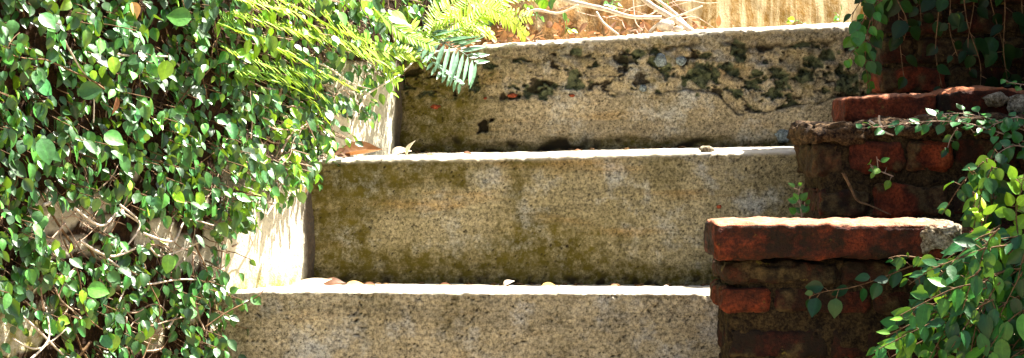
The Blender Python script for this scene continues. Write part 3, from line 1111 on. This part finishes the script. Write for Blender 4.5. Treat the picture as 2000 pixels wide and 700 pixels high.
# hanging in the dark on the tall wall
ps = []
for x0, y0, n_, dx, yr in [(1715, -60, 11, -15, 210), (1745, -50, 9, 20, 130), (1790, -60, 8, 10, 110), (1850, -60, 8, 20, 170), (1905, -60, 10, -10, 200),
                           (1960, -60, 11, 10, 230), (1995, -60, 12, 5, 240), (1830, -60, 9, 10, 230), (1880, -40, 9, 30, 240), (1700, -60, 8, -30, 130), (1925, -60, 9, 40, 200),
                           (1750, -60, 9, 15, 210)]:
    pth = [(x0, y0), (x0 + dx * .3, y0 + yr * .35), (x0 + dx * .8 + U(-12, 12), y0 + yr * .7), (x0 + dx, y0 + yr)]
    ps.append(dict(path=P(pth, U(2.90, 2.93)), n_=int(n_ * .75), L=U(.022, .032), young=.1, bright=.35))
for k in range(34):  # unseen overhead foliage added to keep sky light off the tall wall
    x0, y0 = U(.54, .80), U(2.80, 2.98)
    c0 = Vector((x0, y0, .385))
    c1 = c0 + Vector((U(-.05, .12), U(-.12, -.02), U(-.01, .05)))
    c2 = c1 + Vector((U(-.05, .08), U(-.08, -.03), U(-.12, -.02)))
    ps.append(dict(path=[c0, c1, c2], n_=16, L=U(.026, .036), young=.1, bright=.4, jitter=.03))
plant('hanging_creeper', 'dark green creeper hanging in the shade on the tall brick wall, with unseen foliage added above for shade', ps, M_LEAF_DEEP_SHADE, M_STEM_D)
ps = [dict(path=P([(1735, -10), (1700, 20), (1680, 50), (1660, 75)], 2.92, -.01), n_=9, L=.024, young=.35, bright=.6),
      dict(path=P([(1712, 0), (1702, 60), (1690, 110), (1700, 180)], 2.92), n_=12, L=.022, young=.3, bright=.45),
      dict(path=P([(1700, 40), (1688, 80), (1665, 100), (1655, 120)], 2.91), n_=7, L=.02, young=.5, bright=.5)]
plant('corner_creeper', 'backlit creeper sprig at the corner of the tall wall against the top step', ps, M_LEAF_S, M_STEM_D)

# creeper along the mortar ledge
ps = [dict(path=P([(2060, 300), (1960, 262), (1880, 240), (1800, 238), (1740, 246), (1690, 250)], 2.62, .003), n_=30, L=.017, young=.18, bright=.75, nrm=Vector((-.1, -.6, 1)), droop=.1),
      dict(path=P([(2040, 270), (1960, 240), (1900, 225), (1850, 222), (1820, 232)], 2.64), n_=26, L=.018, young=.25, bright=.9, nrm=Vector((-.1, -.5, 1)), droop=.1),
      dict(path=P([(2050, 310), (1990, 285), (1950, 300), (1940, 330)], 2.60), n_=18, L=.017, young=.15, bright=.6, droop=.4),
      dict(path=P([(2040, 250), (1990, 230), (1950, 240), (1900, 260)], 2.63), n_=18, L=.018, young=.2, bright=.8, nrm=Vector((-.1, -.6, 1)), droop=.2),
      dict(path=P([(1870, 250), (1855, 275), (1850, 300)], 2.63), n_=5, L=.016, young=.1, bright=.4),
      dict(path=P([(2030, 170), (1995, 165), (1965, 160)], 2.70), n_=5, L=.016, young=.4, bright=.8, nrm=Vector((-.1, -.6, 1)))]
plant('ledge_creeper', 'round leaved creeper spilling along the mortar ledge under the arched brick', ps, M_LEAF_S, M_STEM)
# bare twig on the ledge
b_ = MB()
tube(b_, spline(P([(1697, 236), (1712, 246), (1728, 258), (1745, 265)], 2.645), 8), .0016, .001)
tube(b_, spline(P([(1717, 226), (1718, 240), (1724, 252)], 2.643), 8), .0013, .0013)
tag(b_.build('twig', M_BRANCH), 'short pale forked twig at the left end of the ledge creeper', 'twig')
# small seedlings
ps = [dict(path=P([(1745, 345), (1715, 333), (1700, 325)], 2.65), n_=5, L=.013, young=.7, bright=.6),
      dict(path=P([(1715, 333), (1714, 318), (1712, 306)], 2.65), n_=2, L=.013, young=.4, bright=.5)]
plant('brick_seedling', 'tiny bright sprig growing from a joint of the stepped wall', ps, M_LEAF_S, M_STEM, 'seedling')
ps = [dict(path=P([(1566, 424), (1563, 400), (1560, 380), (1564, 362)], 2.64), n_=8, L=.013, young=.45, bright=.6, droop=-.3),
      dict(path=P([(1566, 424), (1570, 410), (1572, 395)], 2.64), n_=4, L=.012, young=.35, bright=.5, droop=-.2)]
plant('corner_seedling', 'small upright green sprig between the cap brick and the middle step', ps, M_LEAF_S, M_STEM, 'seedling')
b_ = MB()
tube(b_, spline(P([(1648, 340), (1662, 368), (1675, 392), (1700, 402), (1740, 420)], 2.645), 10), .0022, .0008)
tube(b_, spline(P([(1655, 352), (1650, 344), (1644, 338)], 2.645), 5), .0012, .0008)
tag(b_.build('dead_root', M_STEM_D), 'dry brown root snaking down the face of the stepped wall', 'root')

# big cascade at the lower right
ps = []
for k in range(66):
    x0 = U(1880, 2080)
    y0 = U(430, 690)
    ln = U(90, 230)
    a = math.radians(U(95, 165))
    pth = [(x0, y0), (x0 + ln * .35 * math.cos(a) , y0 + ln * .18 * math.sin(a)), (x0 + ln * .7 * math.cos(a), y0 + ln * .6 * math.sin(a)), (x0 + ln * math.cos(a), y0 + ln * math.sin(a))]
    e = pth[-1]
    lim = lerp([(440, 1910), (500, 1850), (560, 1770), (640, 1730), (700, 1700), (800, 1680)], e[1])
    if e[0] < lim:
        sh = lim - e[0]
        pth = [(x + sh, y) for x, y in pth]
    ps.append(dict(path=P(pth, U(2.20, 2.30)), n_=int(ln / 17), L=U(.022, .033), W=.60, young=.12 if R() < .8 else .5, bright=U(.3, .7), nrm=Vector((-.15, -.8, .7)), droop=.5))
for k in range(18):
    x0 = U(1890, 2080); y0 = U(290, 440); ln = U(60, 140)
    a = math.radians(U(60, 130))
    pth = [(x0, y0), (x0 + ln * .5 * math.cos(a), y0 + ln * .4 * math.sin(a)), (x0 + ln * math.cos(a), y0 + ln * math.sin(a))]
    if pth[-1][0] < 1895: pth = [(x + 30, y) for x, y in pth]
    ps.append(dict(path=P(pth, U(2.40, 2.52)), n_=int(ln / 13), L=U(.017, .024), young=.12 if R() < .7 else .55, bright=U(.3, .7), nrm=Vector((-.15, -.8, .7)), droop=.4))
plant('cascading_creeper', 'thick cascade of oval green leaves beside the front pier at lower right', ps, M_LEAF_S, M_STEM_D)
# trailing strand across the pier
ps = [dict(path=P([(1850, 520), (1790, 518), (1730, 540), (1670, 560), (1610, 570), (1580, 580)], 2.345), n_=15, L=.024, W=.68, young=.08, bright=.4, droop=.9),
      dict(path=P([(1800, 505), (1760, 500), (1735, 505)], 2.34), n_=4, L=.018, W=.6, young=.1, bright=.7),
      dict(path=P([(1900, 600), (1830, 640), (1770, 660), (1730, 690)], 2.32), n_=11, L=.025, W=.64, young=.15, bright=.55, droop=.4),
      dict(path=P([(1880, 590), (1820, 600), (1770, 625), (1745, 640)], 2.33), n_=8, L=.023, W=.64, young=.3, bright=.55, droop=.5),
      dict(path=P([(1880, 540), (1820, 560), (1790, 600), (1780, 640)], 2.33), n_=10, L=.024, W=.66, young=.1, bright=.4, droop=.7)]
plant('trailing_creeper', 'thin strand of large dark leaves trailing left across the pier face', ps, M_LEAF_S, M_STEM_D)
# young bright shoots
ps = [dict(path=P([(1990, 470), (1985, 420), (1992, 380), (2000, 340)], 2.30), n_=18, L=.022, young=.75, bright=.7, droop=-.1),
      dict(path=P([(1925, 500), (1918, 450), (1915, 420), (1900, 400)], 2.31), n_=10, L=.020, young=.95, bright=.8, droop=-.3, W=.45),
      dict(path=P([(1860, 505), (1850, 540), (1842, 560)], 2.30), n_=3, L=.024, young=.85, bright=.7, droop=.6)]
plant('young_shoots', 'bright lime young shoots standing up from the cascade beside the cap brick', ps, M_LEAF_S, M_STEM_D, 'plant shoots')
b_ = MB()
leaf(b_, at(1925, 495, 2.28), Vector((-1, -.1, -.35)), Vector((.1, -.8, .6)), .018, .013, 1, .9, .3, .5, rows=8)
tag(b_.build('yellow_leaf', M_DRY), 'single curled yellow leaf caught in the cascade beside the pier', 'leaf')

# --------------------------------------------------- litter, branches, twigs
b_ = MB()
tube(b_, spline([at(1050, -20, 3.42), at(1110, 2, 3.40), at(1180, 18, 3.38), at(1232, 33, 3.36), at(1292, 34, 3.36)], 12), .0045, .0030, 8)
tag(b_.build('fallen_branch', M_BRANCH), 'long pale bare branch lying slanted above the top step', 'branch', 'bleached branches above the top step')
b_ = MB()
tube(b_, spline([at(1225, -25, 3.46), at(1275, 12, 3.43), at(1312, 34, 3.40), at(1352, 62, 3.36)], 12), .0042, .0055, 8)
tube(b_, spline([at(1255, -20, 3.48), at(1290, 5, 3.46), at(1320, 28, 3.43), at(1345, 55, 3.38)], 12), .003, .003, 8)
tag(b_.build('fallen_branch', M_BRANCH), 'thick pale forked branch sloping down to the rim of the top step', 'branch', 'bleached branches above the top step')
b_ = MB()
tube(b_, spline([at(1165, 24, 3.36), at(1180, 46, 3.34), at(1208, 68, 3.30)], 10), .0022, .0018, 7)
tag(b_.build('twig', M_BRANCH), 'short thin twig slanting under the long pale branch', 'twig')
b_ = MB()
tube(b_, spline([at(1235, -15, 3.42), at(1238, 20, 3.40), at(1242, 45, 3.38), at(1255, 60, 3.36)], 10), .0012, .0012, 6)
tube(b_, spline([at(1230, 62, 3.37), at(1245, 58, 3.37), at(1258, 55, 3.37)], 6), .0012, .0012, 6)
tag(b_.build('twig', M_STEM), 'fine reddish upright twig between the pale branches', 'twig')
b_ = MB()
tube(b_, spline([at(684, 262, 2.93), at(690, 235, 2.94), at(708, 200, 2.96), at(720, 182, 2.98), at(778, 148, 3.06), at(806, 122, 3.12)], 10), .0024, .0012, 7)
tag(b_.build('leaning_stick', M_BRANCH), 'thin pale stick leaning against the wall corner under the ferns', 'stick')
b_ = MB()
pebble(at(1300, 50, 3.36), .014, .012, .010, 2, b_, 9, 14)
pebble(at(1325, 58, 3.35), .008, .008, .006, 5, b_, 9, 14)
tag(b_.build('white_stones', M_BRANCH), 'two rounded white stones on the rim under the forked branch', 'stones')


def tread_z(x, Y):
    Yf, line, sl = (2.57, LINE1, -.046) if Y < 2.87 else (2.87, LINE2, .010)
    return at(1000, lerp(line, 1000 + x / Yf * F), Yf).z + (Y - Yf) * sl


def dry(px, py, Y, L, W, td, nr, curl, fold, young, bright, label, grp='dead leaves on the treads'):
    mb_ = MB()
    b0 = at(px, py, Y)
    if grp.endswith('treads'):
        b0.z = tread_z(b0.x, Y) + .0025
    leaf(mb_, b0, Vector(td), Vector(nr), L, W, young, bright, curl, fold, rows=10, point=.6)
    tag(mb_.build('dry_leaf', M_CREAM if bright >= .9 else M_DRY), label, 'dead leaf', grp)


dry(660, 292, 2.92, .068, .036, (1, 0, .05), (.1, -.45, 1), -.12, .8, .35, .5, 'large curled pinkish brown leaf at the left end of the middle tread')
dry(684, 290, 2.90, .034, .02, (-1, .1, .45), (.2, -.7, .8), .3, .3, .1, .3, 'dark red brown leaf standing behind the large curled leaf')
dry(766, 300, 2.90, .03, .018, (.8, 0, .5), (-.3, -.6, .7), .4, .6, .7, .9, 'crumpled pale leaf right of the large curled leaf')
dry(795, 303, 2.90, .026, .014, (.25, 0, 1), (-.8, -.4, .3), .3, .5, .8, .9, 'small pale leaf tip standing up on the middle tread')
dry(832, 303, 2.89, .014, .008, (1, 0, .1), (0, -.4, 1), .2, .4, .2, .7, 'tiny pinkish leaf scrap on the middle tread')
dry(576, 545, 2.74, .054, .017, (1, .05, .0), (.1, -.75, .8), -.22, .25, .9, 1.0, 'long cream leaf boat against the foot of the middle riser')
dry(632, 553, 2.74, .032, .018, (1, .1, .30), (0, -.6, 1), .3, .3, .0, .2, 'dark brown leaf touching the end of the cream leaf boat')
dry(676, 555, 2.74, .028, .014, (1, 0, .05), (0, -.5, 1), .1, .3, .8, .8, 'yellowish leaf lying flat right of the dark brown leaf')
dry(985, 556, 2.74, .016, .010, (.6, 0, .6), (-.4, -.6, .5), .5, .6, .7, .9, 'tiny twisted pale leaf at the middle of the bottom tread')
dry(1058, 553, 2.75, .026, .012, (1, 0, .05), (0, -.7, .8), .3, .3, 1.0, .7, 'yellow leaf on the bottom tread under the dark stain')
dry(1193, 554, 2.76, .013, .007, (1, 0, .05), (0, -.7, .8), .3, .3, .4, .7, 'small orange leaf on the right half of the bottom tread')
dry(1296, 562, 2.72, .010, .006, (1, 0, .2), (0, -.6, .8), .3, .3, .7, .9, 'tiny pale scrap near the pier end of the bottom tread')
dry(598, 352, 2.80, .020, .010, (.1, -.1, -1), (.9, -.5, .2), .2, .5, .7, .7, 'narrow orange leaf hanging at the white wall edge beside the middle riser', 'dead leaves caught on the wall')
dry(228, 190, 2.33, .022, .009, (-.1, -.1, -1), (.9, -.5, .2), .2, .5, .1, .8, 'narrow rusty leaf hanging in the fig near the top left', 'dead leaves caught on the wall')
dry(258, 5, 2.34, .022, .014, (.3, -.1, -.7), (.6, -.7, .2), .3, .5, .8, .8, 'orange star of a dead leaf at the top of the fig', 'dead leaves caught on the wall')

b_ = MB()
for k in range(16):
    x0 = U(1000, 1330); y0 = U(-20, 40)
    a_ = U(-.5, .9)
    tube(b_, spline([at(x0 + d_ * 30 * math.cos(a_), y0 + d_ * 30 * math.sin(a_) + U(-8, 8), wall_at(min(1500, x0 + d_ * 30), 20)[0].y - U(.01, .05)) for d_ in range(4)], 8), U(.0008, .002), .0006, 6)
b_.build('tangled_stems', M_STEM, f2)
for (x0, y0, n_, lab) in [(1195, 4, 8, 'blue green seedling on the rear wall just above the long pale branch'), (1105, 52, 4, 'tiny seedling at the rim of the top step below the long branch start'),
                          (1048, 26, 6, 'yellow green seedling at the right tip of the top fern'), (1560, 40, 3, 'lone pale seedling at the foot of the streaked rear wall'),
                          (1640, 32, 4, 'seedling at the foot of the rear wall next to the tall brick wall'), (1300, -6, 6, 'leafy tuft behind the forked branch')]:
    c_ = MB()
    o0 = at(x0, y0, wall_at(x0, y0)[0].y - .04)
    for k in range(n_):
        b0 = o0 + rv(.010)
        tube(c_, [o0 - UP * .012, o0, b0], .0006, .0005, 4)
        leaf(c_, b0, (b0 - o0) + UP * .003, HALF + rv(.5), U(.012, .02), U(.008, .014), U(.2, 1), U(.3, 1), .2, .3)
    tag(c_.build('seedling', M_LEAF), lab, 'seedling', 'seedlings along the rear wall')

for (pp_, r_, lab) in [([(1000, 40), (1045, 20), (1090, 26), (1130, 10)], .0028, 'crooked pale root left of the long pale branch'),
                       ([(1268, 64), (1290, 44), (1330, 30), (1372, 12)], .0024, 'pale root crossing in front of the forked branch')]:
    b_ = MB()
    tube(b_, spline([at(x, y, 3.36) for x, y in pp_], 10), r_, r_ * .6, 7)
    tag(b_.build('root', M_BRANCH), lab, 'root')

# leaf litter on the landing behind the ferns
b_ = MB()
for _ in range(170):
    s = U(s_of(800), s_of(1335))
    p, n_ = wall_pt(s, 0)
    q = p + n_ * (abs(random.gauss(0, .05)) + .004)
    zt_ = at(1000, lerp(LINE3, 1000 + q.x / 3.17 * F), 3.17).z + (q.y - 3.17) * .049
    q.z = zt_ + U(.001, .05) * max(0.1, 1 - (q - p).xy.length / .06)
    leaf(b_, q, rv(1) - UP * .2, (UP + rv(.8)), U(.010, .028), U(.005, .014), U(0, .6), U(.1, .8), U(-.4, .5), U(0, .7), rows=5)
tag(b_.build('leaf_litter', M_DRY), kind='stuff')

for i_, (px, py, lab) in enumerate([(712, 556, 'small brown leaf curl among the left litter of the bottom tread'), (860, 556, 'faint tan scrap under the riser drip stain on the bottom tread'),
                                  (1122, 306, 'thin brown scrap at the middle of the middle tread'), (905, 305, 'dark crumb of leaf on the middle tread below the square hole')]):
    dry(px, py, 2.76 if py > 400 else 3.0, U(.012, .02), U(.005, .009), (1, 0, U(-.1, .3)), (0, -.6, .8), .3, .5, U(0, .4), .4, lab)

# grit and crumbs swept against the foot of the risers
b_ = MB()
for _ in range(190):
    if R() < .5:
        x_, Y_ = U(-.28, .28), 2.87 - abs(random.gauss(0, .02)) - .006
    else:
        x_, Y_ = U(-.20, .44), 3.17 - abs(random.gauss(0, .02)) - .008
    r_ = U(.0010, .0032)
    pebble(Vector((x_, Y_, tread_z(x_, Y_) + r_ * .4)), r_ * U(1, 2), r_ * U(1, 1.6), r_ * U(.5, .9), R() * 50, b_, 4, 6, (R(), R(), 1))
tag(b_.build('grit', M_GRIT), kind='stuff')

# ------------------------------------------------------------ light, camera
w = bpy.data.worlds.new('World')
bpy.context.scene.world = w
w.use_nodes = True
nt = w.node_tree
bg = nt.nodes['Background']
sky = nt.nodes.new('ShaderNodeTexSky')
sky.sky_type = 'NISHITA'
sky.sun_disc = False
sky.sun_elevation = math.asin(SUN.z)
sky.sun_rotation = math.atan2(SUN.x, SUN.y)
sky.air_density = 1.0
sky.dust_density = 4.0
sky.ozone_density = 0.6
nt.links.new(sky.outputs[0], bg.inputs[0])
bg.inputs[1].default_value = 0.05

sl = bpy.data.lights.new('sun', 'SUN')
sl.energy = 5.0
sl.angle = math.radians(0.5)
sl.color = (1.0, 0.94, 0.84)
so = bpy.data.objects.new('sun', sl)
so.rotation_euler = SUN.to_track_quat('Z', 'Y').to_euler()
COL.objects.link(so)

cam = bpy.data.cameras.new('camera')
cam.sensor_width = 36
cam.lens = F / 2000 * 36
cam.clip_start = 0.05
cam.clip_end = 300
co = bpy.data.objects.new('camera', cam)
co.location = (0, 0, 0)
co.rotation_euler = (math.pi / 2 - PITCH, 0, 0)
COL.objects.link(co)
sc = bpy.context.scene
sc.camera = co
sc.view_settings.view_transform = 'Standard'
sc.view_settings.look = 'None'
sc.view_settings.exposure = 2.6
sc.view_settings.gamma = 1
